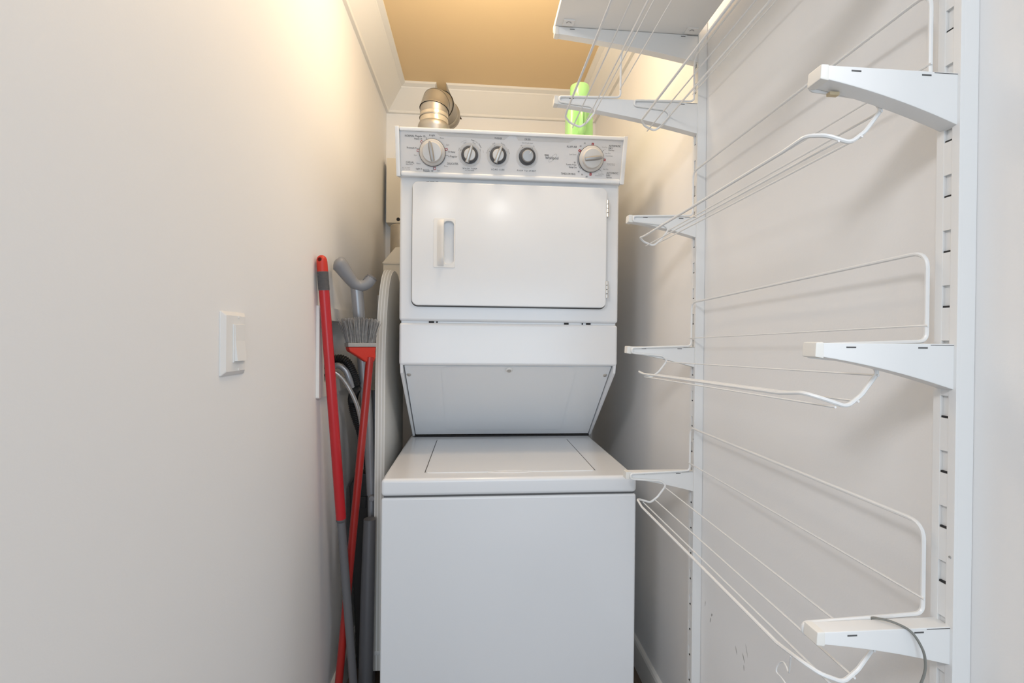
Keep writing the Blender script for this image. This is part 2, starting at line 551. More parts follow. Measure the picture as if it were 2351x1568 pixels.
# dryer door
ring_o = rrect(-0.1965, 0.4140, 1.2710, 1.6545, 0.020)
ring_i = rrect(-0.1880, 0.4050, 1.2790, 1.6470, 0.016)
dg = MB()
nn = len(ring_o)
dg.add([(x, DY - 0.0006, z) for x, z in ring_o] + [(x, DY - 0.0006, z) for x, z in ring_i],
       [(k, (k + 1) % nn, (k + 1) % nn + nn, k + nn) for k in range(nn)])
dg.build('door_gap', 'gap', wd)


def bool_cut(mb_a, mb_b):
    """A minus B, as a new MB"""
    objs = []
    for q in (mb_a, mb_b):
        objs.append(q.build('tmp', 'enamel'))
    md = objs[0].modifiers.new('cut', 'BOOLEAN')
    md.operation = 'DIFFERENCE'
    md.object = objs[1]
    md.solver = 'EXACT'
    dg_ = bpy.context.evaluated_depsgraph_get()
    me = bpy.data.meshes.new_from_object(objs[0].evaluated_get(dg_), depsgraph=dg_)
    r = MB().add([v.co.copy() for v in me.vertices], [list(p.vertices) for p in me.polygons])
    for q in objs:
        bpy.data.objects.remove(q, do_unlink=True)
    bpy.data.meshes.remove(me)
    return r


door_body = MB().prism([(x, 1.4225, z) for x, z in rrect(-0.1935, 0.4105, 1.2745, 1.6515, 0.018)], (0, 0.018, 0))
pocket = MB().prism([(x, 1.41, z) for x, z in rrect(-0.0985, -0.0665, 1.401, 1.533, 0.014)], (0, 0.027, 0))
door = bool_cut(door_body, pocket).build('dryer_door', 'enamel', wd, bevel=0.003, seg=3)
# handle: rim plate with a hooded grip over the pocket
hp_o = rrect(-0.1285, -0.0625, 1.3900, 1.5405, 0.005)
hp_i = rrect(-0.0985, -0.0665, 1.401, 1.533, 0.013)
plate = bool_cut(MB().prism([(x, 1.4212, z) for x, z in hp_o], (0, 0.004, 0)),
                 MB().prism([(x, 1.41, z) for x, z in hp_i], (0, 0.027, 0)))
plate.build('handle_plate', 'white_plastic', door, bevel=0.0012)
g = MB()
rings = []
for k in range(13):
    t = k / 12
    z = 1.394 + t * 0.143
    e = min(1.0, math.sin(math.pi * t) * 3.2)
    pr = []
    for j in range(7):
        s = j / 6
        pr.append((-0.1185 + 0.0215 * s, 1.4215 - (0.017 * e) * math.sin(s * math.pi / 2) ** 1.3, z))
    pr.append((-0.0965, 1.4225, z))
    rings.append(pr)
g.loft(rings)
g.build('handle_grip', 'white_plastic', door, smooth=True)
for z0 in (1.5600, 1.3050):
    h = MB()
    for k in range(4):
        h.lathe((0.4128, 1.4240, z0 + k * 0.0135), (0, 0, 1), [(0.0042, 0.0006), (0.0050, 0.0012), (0.0050, 0.0122), (0.0042, 0.0130)], 12)
    h.box(0.409, 0.4172, 1.428, 1.441, z0, z0 + 0.054)
    h.build('hinge', 'chrome', wd, smooth=True)
vs = MB()
for sx, w in ((-0.153, 0.008), (-0.142, 0.013), (-0.125, 0.008)):
    vs.box(sx, sx + w, DY - 0.0012, DY + 0.002, 1.6535, 1.6575)
vs.build('latch_slot', 'dark', wd)

# ---- control console, tipped forward by 15 degrees
CT = math.radians(15)
CO = Vector((0, 1.425, 1.665))
CU = Vector((0, -math.sin(CT), math.cos(CT)))
CN = Vector((0, -math.cos(CT), -math.sin(CT)))


def con(x, s, d=0.0):
    """console point: x across, s up the panel, d out towards the viewer"""
    return CO + Vector((x, 0, 0)) + CU * s + CN * d


def con_box(x0, x1, s0, s1, d0, d1):
    m = MB()
    m.add([con(x, s, d) for d in (d0, d1) for (x, s) in ((x0, s0), (x1, s0), (x1, s1), (x0, s1))],
          [(0, 3, 2, 1), (4, 5, 6, 7), (0, 1, 5, 4), (1, 2, 6, 5), (2, 3, 7, 6), (3, 0, 4, 7)])
    return m


cons = MB().prism([(-0.2345, *con(0, 0.0, -0.002).yz), (-0.2345, *con(0, 0.138, -0.002).yz), (-0.2345, 1.56, 1.806),
                   (-0.2345, 1.56, 1.672)], (0.692, 0, 0)).build('console', 'enamel_flat', wd, bevel=0.003)
con_box(-0.2280, 0.4515, 0.1275, 0.1385, -0.006, 0.0065).build('console_top_rail', 'enamel_flat', cons, bevel=0.003)
con_box(-0.2280, 0.4515, 0.0002, 0.0150, -0.006, 0.0065).build('console_bottom_rail', 'enamel_flat', cons, bevel=0.005, seg=3)
for x0 in (-0.2410, 0.4500):
    con_box(x0, x0 + 0.0125, -0.0010, 0.1400, -0.075, 0.0085).build('end_cap', 'enamel', wd, bevel=0.0025)
ov = con_box(-0.2275, 0.4500, 0.0150, 0.1275, -0.004, -0.0005).build('overlay', 'overlay', cons)
bnd = MB()
bnd.prism([con(-0.120, 0.1262, -0.0004), con(-0.110, 0.1185, -0.0004), con(0.083, 0.1150, -0.0004), con(0.098, 0.1262, -0.0004)], CN * 0.0003)
bnd.prism([con(0.118, 0.1262, -0.0004), con(0.126, 0.1150, -0.0004), con(0.281, 0.1150, -0.0004), con(0.303, 0.1262, -0.0004)], CN * 0.0003)
bnd.build('overlay_band', 'overlay_grey', cons)


# ---- printed lettering
class Print:
    def __init__(self):
        self.mb = MB()

    def text(self, s, x, y, cap, align='L', width=None, rot=0.0, sq=0.86, space=1.0):
        cu = bpy.data.curves.new('t', 'FONT')
        cu.body = s
        cu.size = 1.0
        cu.space_character = space
        cu.resolution_u = 3
        o = bpy.data.objects.new('t', cu)
        COL.objects.link(o)
        me = bpy.data.meshes.new_from_object(o)
        pts = [v.co.copy() for v in me.vertices]
        fs = [list(p.vertices) for p in me.polygons]
        bpy.data.objects.remove(o, do_unlink=True)
        bpy.data.curves.remove(cu)
        bpy.data.meshes.remove(me)
        x0 = min(p.x for p in pts); x1 = max(p.x for p in pts)
        k = cap / 0.70
        kx = k * sq if width is None else width / (x1 - x0)
        w = (x1 - x0) * kx
        off = {'L': 0.0, 'R': -w, 'C': -w / 2}[align]
        ca, sa = math.cos(rot), math.sin(rot)
        out = []
        for p in pts:
            a = (p.x - x0) * kx + off
            b = p.y * k - cap / 2
            out.append(con(x + a * ca - b * sa, y + a * sa + b * ca, 0.0002))
        self.mb.add(out, fs)

    def line(self, x0, y0, x1, y1, w):
        d = Vector((x1 - x0, y1 - y0))
        n = Vector((-d.y, d.x)).normalized() * w / 2
        self.mb.quad(con(x0 + n.x, y0 + n.y, .0002), con(x0 - n.x, y0 - n.y, .0002), con(x1 - n.x, y1 - n.y, .0002), con(x1 + n.x, y1 + n.y, .0002))

    def arc(self, cx, cy, rx, ry, a0, a1, w, tilt=0.0, n=28):
        pts = []
        for k in range(n + 1):
            a = math.radians(a0 + (a1 - a0) * k / n)
            for q in (-w / 2, w / 2):
                px, py = (rx + q) * math.cos(a), (ry + q) * math.sin(a)
                pts.append(con(cx + px * math.cos(tilt) - py * math.sin(tilt), cy + px * math.sin(tilt) + py * math.cos(tilt), .0002))
        self.mb.add(pts, [(2 * k, 2 * k + 1, 2 * k + 3, 2 * k + 2) for k in range(n)])

    def dot(self, x, y, r):
        self.mb.add([con(x + r * math.cos(a * math.pi / 5), y + r * math.sin(a * math.pi / 5), .0002) for a in range(10)], [list(range(10))])


K, G = Print(), Print()
# washer dial
K.text('NORMAL', -0.2127, 0.1148, 0.0058, width=0.0275)
K.text('Regular 10', -0.1529, 0.1152, 0.0054, 'R', width=0.0290)
K.text('Heavy 14', -0.1628, 0.1079, 0.0050, 'R', width=0.0225)
K.text('6 Light', -0.1416, 0.1195, 0.0048, width=0.0170)
K.text('Prewash 4', -0.1803, 0.0820, 0.0050, 'R', width=0.0280)
K.text('10 Heavy', -0.0854, 0.0752, 0.0050, width=0.0215)
K.text('6 Regular', -0.0844, 0.0624, 0.0054, width=0.0262)
K.text('DELICATES', -0.0884, 0.0415, 0.0058, width=0.0328)
K.text('CASUAL', -0.2118, 0.0407, 0.0058, width=0.0240)
K.text('Perm-Press', -0.2120, 0.0348, 0.0034, width=0.0205)
K.text('Light 6', -0.1826, 0.0238, 0.0048, width=0.0175)
K.text('Regular 10', -0.1316, 0.0188, 0.0052, 'R', width=0.0290)
K.line(-0.1630, 0.0222, -0.1430, 0.0225, 0.0005)
K.line(-0.1509, 0.1127, -0.1480, 0.1050, 0.0009)
K.line(-0.0937, 0.0643, -0.0856, 0.0636, 0.0009)
K.line(-0.1790, 0.0805, -0.1690, 0.0788, 0.0008)
K.line(-0.1313, 0.0200, -0.1309, 0.0310, 0.0007)
for s, x, y, al in (('Rinse', -0.1095, 0.1125, 'L'), ('Spin', -0.0911, 0.0945, 'L'), ('Rinse', -0.0978, 0.0339, 'L'),
                    ('Spin', -0.1191, 0.0205, 'L'), ('Rinse', -0.1689, 0.0384, 'R'), ('Spin', -0.1792, 0.0617, 'R')):
    G.text(s, x, y, 0.0040, al, sq=0.95)
G.text('PULL TO START', -0.2239, 0.0251, 0.0026, width=0.0235)
G.text('PUSH TO STOP', -0.2240, 0.0206, 0.0026, width=0.0235)
# wash temperature, load size
K.text('WASH TEMP', -0.0421, 0.0295, 0.0046, width=0.0434, space=1.35)
K.text('ALL COLD RINSES', -0.0342, 0.0240, 0.0024, width=0.0268)
K.text('WASHER', 0.0535, 0.1188, 0.0052, width=0.0235)
K.text('LOAD SIZE', 0.0457, 0.0298, 0.0046, width=0.0399, space=1.35)
G.text('Cold', -0.0535, 0.0834, 0.0036, 'C', rot=1.2)
G.text('Cool', -0.0353, 0.1023, 0.0036, 'C', rot=0.45)
G.text('Warm', -0.0072, 0.1027, 0.0036, 'C', rot=-0.40)
G.text('Hot', 0.0118, 0.0831, 0.0036, 'C', rot=-1.2)
K.text('Auto', -0.0112, 0.1102, 0.0040, 'C', rot=-0.28)
G.text('Temp', -0.0005, 0.1054, 0.0030, 'C', rot=-0.62)
K.text('Control', 0.0105, 0.0960, 0.0036, 'C', rot=-1.0)
G.arc(-0.0207, 0.0686, 0.0425, 0.0425, 103, 128, 0.0005)
G.arc(-0.0207, 0.0686, 0.0425, 0.0425, 10, 20, 0.0005)
G.text('Ex Small', 0.0325, 0.0815, 0.0034, 'C', rot=1.15)
G.text('Small', 0.0512, 0.1035, 0.0036, 'C', rot=0.42)
G.text('Medium', 0.0800, 0.1030, 0.0036, 'C', rot=-0.42)
G.text('Ex Large', 0.0985, 0.0825, 0.0034, 'C', rot=-1.15)
for x, y in ((-0.0474, 0.0810), (0.0388, 0.0812), (0.0547, 0.0969), (0.0765, 0.0972), (0.0922, 0.0814), (0.1401, 0.0952), (0.1693, 0.0952)):
    K.dot(x, y, 0.0013)
# dryer start
K.text('DRYER', 0.1453, 0.1192, 0.0052, width=0.0180)
G.text('End of Cycle Signal', 0.1543, 0.1092, 0.0032, 'C', width=0.0330)
G.text('Off', 0.1360, 0.1011, 0.0034, 'C', rot=0.6)
G.text('On', 0.1738, 0.1013, 0.0034, 'C', rot=-0.6)
K.text('PUSH TO START', 0.1253, 0.0297, 0.0046, width=0.0589, space=1.35)
# maker's logo
K.text('Whirlpool', 0.2107, 0.0698, 0.0082, width=0.0409)
K.line(0.2080, 0.0775, 0.2215, 0.0775, 0.0018)
for k in range(3):
    K.arc(0.2112 + k * 0.0034, 0.0772, 0.0019, 0.0012, 0, 360, 0.0006, n=14)
K.mb.add([con(0.2072, 0.0776, .0002), con(0.2102, 0.0765, .0002), con(0.2102, 0.0786, .0002)], [(0, 1, 2)])
K.mb.add([con(0.2228, 0.0776, .0002), con(0.2196, 0.0765, .0002), con(0.2196, 0.0786, .0002)], [(0, 1, 2)])
G.arc(0.2337, 0.0693, 0.0160, 0.0052, 0, 360, 0.0006, tilt=math.radians(46), n=44)
# dryer dial
K.text('FLUFF AIR', 0.2764, 0.1040, 0.0056, width=0.0309)
for s, x, y in (('10', 0.3308, 0.1155), ('20', 0.3183, 0.1069), ('20', 0.3031, 0.0591), ('40', 0.3172, 0.0334), ('50', 0.3288, 0.0250), ('60', 0.3434, 0.0192)):
    K.text(s, x, y, 0.0044, 'C', sq=0.95)
K.text('Tumble Press', 0.3083, 0.0527, 0.0044, 'R', width=0.0325)
K.text('Damp Dry', 0.3104, 0.0453, 0.0046, 'R', width=0.0245)
K.text('TIMED DRYING', 0.2618, 0.0254, 0.0056, width=0.0457)
for x, y, low in ((0.4065, 0.1115, 'Low Heat'), (0.4060, 0.0325, 'High Heat')):
    K.text('AUTOMATIC', x, y, 0.0054, width=0.0373)
    K.text('DRY', x, y - 0.0072, 0.0054, width=0.0128)
    K.text(low, x + 0.0003, y - 0.0131, 0.0030, width=0.0180)
for s, x, y, al in (('Very Dry', 0.3853, 0.1068, 'L'), ('Less Dry', 0.3965, 0.0899, 'L'), ('Cool Down', 0.3992, 0.0824, 'L'), ('Very Dry', 0.3936, 0.0433, 'L'),
                    ('Less Dry', 0.3806, 0.0288, 'L'), ('Cool Down', 0.3703, 0.0235, 'L'), ('Cool Down', 0.3066, 0.0822, 'R')):
    G.text(s, x, y, 0.0036, al, width=0.0170 if 'Dry' in s else 0.0222)
G.text('Energy Preferred', 0.4060, 0.0598, 0.0023, width=0.0240)
G.text('Automatic Setting', 0.4060, 0.0563, 0.0023, width=0.0240)
K.line(0.3859, 0.0937, 0.3925, 0.0987, 0.0008); K.dot(0.3951, 0.1007, 0.0008)
K.line(0.3821, 0.0424, 0.3880, 0.0372, 0.0008); K.dot(0.3907, 0.0349, 0.0008)
G.arc(0.3535, 0.0711, 0.0425, 0.0425, 140, 225, 0.0016)
K.mb.build('lettering', 'ink', cons)['kind'] = 'stuff'
G.mb.build('fine_lettering', 'ink_grey', cons)['kind'] = 'stuff'
halo = Print()
for kx, ks, kr in ((-0.0207, 0.0686, 0.0310), (0.0655, 0.0705, 0.0310), (0.1546, 0.0705, 0.0310)):
    halo.arc(kx, ks, kr, kr, 0, 360, 0.006, n=40)
halo.mb.build('dial_halo', 'overlay_grey', cons)


def off_mark(x, y, cx, cy, solid):
    """little red OFF block turned towards its dial"""
    a = math.atan2(y - cy, x - cx) - math.pi / 2
    p = MB()
    q = MB()

    def rc(m, w, h, d):
        m.add([con(x + u * math.cos(a) - v * math.sin(a), y + u * math.sin(a) + v * math.cos(a), d)
               for u, v in ((-w, -h), (w, -h), (w, h), (-w, h))], [(0, 1, 2, 3)])
    rc(p, 0.0032, 0.0040, 0.0003)
    rc(q, 0.0018 if not solid else 0.0006, 0.0026 if not solid else 0.0017, 0.00045)
    o = p.build('off_mark', 'red_ink', wd)
    q.build('off_mark_centre', 'overlay', o)


for x, y in ((-0.1635, 0.0993), (-0.1747, 0.0745), (-0.0908, 0.0812), (-0.1261, 0.0259)):
    off_mark(x, y, -0.1324, 0.0701, False)
for x, y in ((0.3558, 0.1137), (0.3167, 0.0937), (0.3960, 0.0704), (0.3555, 0.0269)):
    off_mark(x, y, 0.3535, 0.0711, True)


def pointer(x, s, a, b, w0, w1, d0, d1):
    """ridge from a to b (x, s), tapered in width"""
    ax, ay = a
    bx, by = b
    u = Vector((bx - ax, by - ay))
    L = u.length
    u.normalize()
    n = Vector((-u.y, u.x))
    m = MB()
    rings = []
    for k in range(9):
        t = k / 8
        w = w0 + (w1 - w0) * t
        if t > 0.8:
            w *= 1 - ((t - 0.8) / 0.2) ** 2 * 0.55
        w *= 1 + 0.18 * math.sin(math.pi * t)
        dd = d1 - 0.002 * (2 * t - 1) ** 2
        ring = []
        for (q, d) in ((-1, d0), (-0.75, dd * 0.75 + d0 * .25), (-0.35, dd), (0.35, dd), (0.75, dd * 0.75 + d0 * .25), (1, d0)):
            px = ax + u.x * L * t + n.x * q * w
            py = ay + u.y * L * t + n.y * q * w
            ring.append(con(px, py, d))
        rings.append(ring)
    m.loft(rings)
    return m


def big_knob(x, s, a, b, mark):
    rimm = MB().lathe(con(x, s, 0.0), CN, [(0.0395, 0), (0.0395, 0.005), (0.0375, 0.0055), (0, 0.0055)], 48)
    k = rimm.build('timer_dial', 'knob_dark', wd, smooth=True)
    MB().lathe(con(x, s, 0.004), CN, [(0.0382, 0), (0.0382, 0.003), (0.0365, 0.006), (0.0300, 0.008), (0.0292, 0.016), (0.0270, 0.0195), (0, 0.0205)], 48).build('dial_face', 'knob', k, smooth=True)
    pointer(x, s, a, b, 0.0066, 0.0064, 0.020, 0.0325).build('dial_grip', 'pointer', k, smooth=True)
    if mark == 'dot':
        MB().lathe(con(-0.1025, 0.0800, 0.0100), CN, [(0.0015, 0), (0.0015, 0.0012), (0, 0.0012)], 12).build('dial_mark', 'ink', k)
    else:
        con_box(0.3760, 0.3855, 0.0738, 0.0752, 0.028, 0.0312).build('dial_mark', 'white_plastic', k)


big_knob(-0.1324, 0.0701, (-0.1295, 0.0445), (-0.1385, 0.0985), 'dot')
big_knob(0.3535, 0.0711, (0.3300, 0.0672), (0.3840, 0.0748), 'line')


def small_knob(x, s, a, b):
    k = MB().lathe(con(x, s, 0.0), CN, [(0.0255, 0), (0.0255, 0.004), (0.0243, 0.0048), (0, 0.005)], 40).build('control_knob', 'knob_dark', wd, smooth=True)
    MB().lathe(con(x, s, 0.004), CN, [(0.0175, 0), (0.0175, 0.006), (0.0160, 0.009), (0, 0.010)], 36).build('knob_face', 'knob', k, smooth=True)
    pointer(x, s, a, b, 0.0062, 0.0050, 0.006, 0.024).build('knob_pointer', 'pointer_light', k, smooth=True)


small_knob(-0.0207, 0.0686, (-0.0285, 0.0460), (-0.0138, 0.0945))
small_knob(0.0655, 0.0705, (0.0578, 0.0478), (0.0750, 0.0950))
k = MB().lathe(con(0.1546, 0.0705, 0.0), CN, [(0.0255, 0), (0.0255, 0.004), (0.0243, 0.0048), (0, 0.005)], 40).build('start_button', 'knob_dark', wd, smooth=True)
MB().lathe(con(0.1552, 0.0708, 0.004), CN, [(0.0180, 0), (0.0175, 0.012), (0.0155, 0.015), (0, 0.0155)], 36).build('button_face', 'pointer', k, smooth=True)
MB().prism([con(0.1598, 0.0765, 0.0190), con(0.1608, 0.0760, 0.0190), con(0.1655, 0.0840, 0.0188), con(0.1645, 0.0846, 0.0188)], CN * 0.001).build('button_mark', 'white_plastic', k)

# ------------------------------------------------------------------ exhaust duct on top of the dryer
duct = thing('vent_duct', 'galvanised metal exhaust duct with elbow rising behind the control panel', 'duct', (-0.152, 1.70, 1.80))
RD = 0.0508
MB().lathe((-0.157, 1.70, 1.801), (0.01, 0, 1), [(0.0560, 0.0), (0.0565, 0.125), (0.0575, 0.128), (0.0575, 0.138), (0.0555, 0.146), (0.0530, 0.150)], 32).build('duct_collar', 'galv', duct, smooth=True)
MB().lathe((-0.1555, 1.70, 1.93), (0.01, 0, 1), [(0.0512, 0.0), (0.0512, 0.055)], 32).build('duct_tape', 'tape', duct, smooth=True)
# adjustable elbow: four gores turning back towards the wall hole
gore_c = [Vector((-0.1555, 1.70, 1.970)), Vector((-0.1550, 1.703, 2.006)), Vector((-0.1500, 1.726, 2.043)), Vector((-0.1380, 1.785, 2.066)),
          Vector((-0.1240, 1.852, 2.066))]
gore_n = [Vector((0.01, 0, 1)), Vector((0.08, 0.15, 1)), Vector((0.30, 0.60, 0.70)), Vector((0.35, 0.90, 0.15)), Vector((0.28, 0.95, -0.06))]


def ring_at(c_, n_, r, k=32):
    n_ = n_.normalized()
    a = n_.cross(Vector((1, -0.2, 0))).normalized()
    b = n_.cross(a)
    return [c_ + (a * math.cos(2 * math.pi * i / k) + b * math.sin(2 * math.pi * i / k)) * r for i in range(k)]


for i in range(4):
    c0, c1, n0, n1 = gore_c[i], gore_c[i + 1], gore_n[i], gore_n[i + 1]
    r0 = RD + 0.001 * (i % 2)
    rr = [ring_at(c0, n0, r0 + 0.0018), ring_at(c0.lerp(c1, 0.06), n0.lerp(n1, 0.06), r0 + 0.0022), ring_at(c0.lerp(c1, 0.13), n0.lerp(n1, 0.13), r0),
          ring_at(c0.lerp(c1, 0.5), n0.lerp(n1, 0.5), r0), ring_at(c1, n1, r0)]
    MB().loft(rr, cap=False).build('elbow_gore', 'galv', duct, smooth=True)
ce = gore_c[-1]
cd_ = gore_n[-1].normalized()
MB().loft([ring_at(ce - cd_ * 0.004, gore_n[-1], RD + 0.0015), ring_at(ce, gore_n[-1], RD + 0.0042), ring_at(ce + cd_ * 0.016, gore_n[-1], RD + 0.0042),
           ring_at(ce + cd_ * 0.020, gore_n[-1], RD + 0.0010), ring_at(ce + cd_ * 0.036, gore_n[-1], RD - 0.002)]).build('outlet_collar', 'galv', duct, smooth=True)
# dark hole in the wall where the moulding is cut out for the duct
hz = [2.252, 2.29, 2.33, ZC - 0.0005]
MB().prism([(notch_l(z) - 0.004, YB - 0.0012, z) for z in hz] + [(notch_r(z) + 0.004, YB - 0.0012, z) for z in hz[::-1]], (0, 0.001, 0)).build('wall_hole', 'hole', duct)

# ------------------------------------------------------------------ green jug on the dryer
jug = thing('detergent_jug', 'bright green plastic jug with front handle standing on the dryer', 'jug', (0.354, 1.585, 1.80))


def jug_ring(z, w, d, r):
    return [(0.354 + x, 1.585 + y, z) for x, y in rrect(-w, w, -d, d, r, 5)]


jb = MB()
jb.loft([jug_ring(1.8005, 0.0420, 0.034, 0.018), jug_ring(1.806, 0.0455, 0.038, 0.020), jug_ring(1.90, 0.0460, 0.038, 0.020), jug_ring(1.965, 0.0455, 0.037, 0.022),
         jug_ring(1.995, 0.0430, 0.034, 0.026), jug_ring(2.012, 0.0380, 0.031, 0.0285), jug_ring(2.018, 0.0340, 0.031, 0.030)])
jb.build('jug_body', 'green', jug, smooth=True)
MB().lathe((0.356, 1.585, 2.017), (0, 0, 1), [(0.0325, 0.0), (0.0342, 0.004), (0.0338, 0.044), (0.0328, 0.047), (0.0300, 0.047), (0.0295, 0.020), (0.0, 0.018)], 32).build('jug_cap', 'green', jug, smooth=True)
hd = MB()
hd.tube(smoothline([(0.353, 1.549, 1.880), (0.353, 1.530, 1.893), (0.353, 1.522, 1.925), (0.353, 1.526, 1.975), (0.353, 1.550, 2.000)], 5), [0.013] * 21, 12)
hd.build('jug_handle', 'green', jug, smooth=True)
sm = MB()
sm.box(0.3526, 0.3536, 1.5060, 1.5092, 1.893, 1.990)
sm.box(0.3526, 0.3536, 1.5462, 1.5472, 1.806, 1.880)
sm.build('jug_seam', 'green_dark', jug)

jug.location = (0.3585, 1.6050, 1.80)

# ------------------------------------------------------------------ left wall fittings
sw = thing('light_switch', 'white wall plate with single rocker switch on the left wall', 'light switch', (XL, 0.869, 1.105))
SPY0, SPY1, SPZ0, SPZ1 = 0.8285, 0.9105, 1.1042, 1.2174
pl = MB()
pl.loft([[(XL + 0.0002, y, z) for y, z in rrect(SPY0, SPY1, SPZ0, SPZ1, 0.002, 2)], [(XL + 0.0022, y, z) for y, z in rrect(SPY0, SPY1, SPZ0, SPZ1, 0.002, 2)],
         [(XL + 0.0075, y, z) for y, z in rrect(SPY0 + 0.008, SPY1 - 0.008, SPZ0 + 0.007, SPZ1 - 0.007, 0.002, 2)]])
pl.build('wall_plate', 'white_plastic', sw)
MB().box(XL + 0.0070, XL + 0.0095, 0.8580, 0.8975, 1.1265, 1.1955).build('rocker_frame', 'white_plastic', sw, bevel=0.0008)
rk = MB()
rk.add([(XL + 0.0085, 0.8612, 1.1292), (XL + 0.0085, 0.8945, 1.1292), (XL + 0.0085, 0.8945, 1.1945), (XL + 0.0085, 0.8612, 1.1945),
        (XL + 0.0150, 0.8612, 1.1292), (XL + 0.0150, 0.8945, 1.1292), (XL + 0.0105, 0.8945, 1.1945), (XL + 0.0105, 0.8612, 1.1945),
        (XL + 0.0110, 0.8612, 1.1650), (XL + 0.0110, 0.8945, 1.1650)],
       [(0, 1, 2, 3), (0, 4, 5, 1), (4, 8, 9, 5), (8, 7, 6, 9), (7, 3, 2, 6), (0, 3, 7, 8, 4), (1, 5, 9, 6, 2)])
rk.build('rocker', 'white_plastic', sw)
for z in (1.2085, 1.1130):
    MB().lathe((XL + 0.0074, 0.8795, z), (1, 0, 0), [(0.0028, 0), (0.0026, 0.0008), (0, 0.0012)], 12).build('plate_screw', 'white_plastic', sw, smooth=True)

ob = thing('hose_outlet_box', 'white framed hose connection box recessed into the left wall', 'outlet box', (XL, 1.485, 1.003))
fr_o = rrect(1.3118, 1.6620, 1.0035, 1.2625, 0.004, 2)
fr_i = rrect(HY0 + 0.002, HY1 - 0.002, HZ0 + 0.002, HZ1 - 0.002, 0.003, 2)
nn = len(fr_o)
f_ = MB()
f_.add([(XL + 0.0003, y, z) for y, z in fr_o] + [(XL + 0.009, y, z) for y, z in fr_o] + [(XL + 0.009, y, z) for y, z in fr_i] + [(XL + 0.0003, y, z) for y, z in fr_i],
       [(k, (k + 1) % nn, (k + 1) % nn + nn, k + nn) for k in range(nn)] + [(k + nn, (k + 1) % nn + nn, (k + 1) % nn + 2 * nn, k + 2 * nn) for k in range(nn)]
       + [(k + 2 * nn, (k + 1) % nn + 2 * nn, (k + 1) % nn + 3 * nn, k + 3 * nn) for k in range(nn)])
f_.build('box_frame', 'white_plastic', ob)
rc = MB()
XD = XL - 0.085
rc.box(XD - 0.003, XD, HY0, HY1, HZ0, HZ1)
rc.box(XD, XL + 0.001, HY0, HY0 + 0.002, HZ0, HZ1)
rc.box(XD, XL + 0.001, HY1 - 0.002, HY1, HZ0, HZ1)
rc.box(XD, XL + 0.001, HY0, HY1, HZ0, HZ0 + 0.002)
rc.box(XD, XL + 0.001, HY0, HY1, HZ1 - 0.002, HZ1)
rc.build('box_recess', 'white_plastic', ob)
MB().box(XD + 0.001, XL - 0.03, 1.530, 1.533, HZ0 + 0.002, HZ1 - 0.002).build('box_divider', 'white_plastic', ob)
for y in (1.405, 1.565):
    v = MB()
    v.lathe((XL - 0.045, y, HZ0 + 0.002), (0, 0, 1), [(0.012, 0), (0.012, 0.02), (0.008, 0.024), (0.008, 0.05), (0.011, 0.052), (0.011, 0.066), (0, 0.068)], 14)
    v.build('valve', 'brass', ob, smooth=True)


def ribbed(path, r, amp, pitch, n=10):
    P = [Vector(p) for p in path]
    pts, rs = [], []
    L = [0.0]
    for i in range(1, len(P)):
        L.append(L[-1] + (P[i] - P[i - 1]).length)
    steps = int(L[-1] / pitch * 3)
    j = 0
    for k in range(steps + 1):
        s = L[-1] * k / steps
        while j < len(L) - 2 and L[j + 1] < s:
            j += 1
        t = (s - L[j]) / max(1e-9, L[j + 1] - L[j])
        pts.append(P[j].lerp(P[j + 1], t))
        rs.append(r + amp * (1 if k % 3 == 0 else -0.6))
    return MB().tube(pts, rs, n)


dh = thing('drain_hose', 'black ribbed drain hose arching out of the recessed hose box', 'hose', (-0.40, 1.47, 0.86))
hA = smoothline([(-0.475, 1.475, 1.062), (-0.452, 1.475, 1.096), (-0.424, 1.475, 1.108), (-0.398, 1.475, 1.098), (-0.381, 1.478, 1.068), (-0.372, 1.490, 1.025)], 8)
ribbed(hA, 0.0125, 0.0016, 0.006, 12).build('ribbed_arch', 'black_rubber', dh, smooth=True)
MB().tube(smoothline([(-0.446, 1.462, 1.080), (-0.420, 1.462, 1.087), (-0.399, 1.464, 1.072), (-0.388, 1.466, 1.048), (-0.382, 1.474, 1.018)], 6), 0.0095, 10).build('hose_guide', 'wand', dh, smooth=True)
hB = smoothline([(-0.372, 1.492, 1.020), (-0.392, 1.540, 0.990), (-0.403, 1.572, 0.960), (-0.397, 1.576, 0.920), (-0.376, 1.576, 0.855), (-0.364, 1.576, 0.800), (-0.362, 1.576, 0.740)], 8)
ribbed(hB, 0.0150, 0.0014, 0.006, 12).build('lower_hose', 'black_rubber', dh, smooth=True)
MB().tube(smoothline([(-0.462, 1.420, 1.060), (-0.440, 1.425, 1.074), (-0.412, 1.432, 1.062), (-0.388, 1.442, 1.030), (-0.366, 1.450, 0.983), (-0.352, 1.458, 0.930), (-0.346, 1.468, 0.860), (-0.352, 1.480, 0.76)], 7), 0.0068, 10).build(
    'supply_hose', 'braid', None, smooth=True, org=(-0.40, 1.44, 0.86))
tag(bpy.data.objects['supply_hose'], 'thin braided steel water hose curving down from the hose box', 'hose')

wo = thing('wall_outlet', 'small white outlet box on the left wall behind the ironing board', 'outlet', (XL, 2.16, 1.27))
MB().box(XL, XL + 0.008, 2.105, 2.215, 1.235, 1.365).build('outlet_plate', 'white_plastic', wo, bevel=0.002)
MB().box(XL + 0.008, XL + 0.034, 2.135, 2.185, 1.315, 1.348).build('plug', 'white_plastic', wo, bevel=0.003)

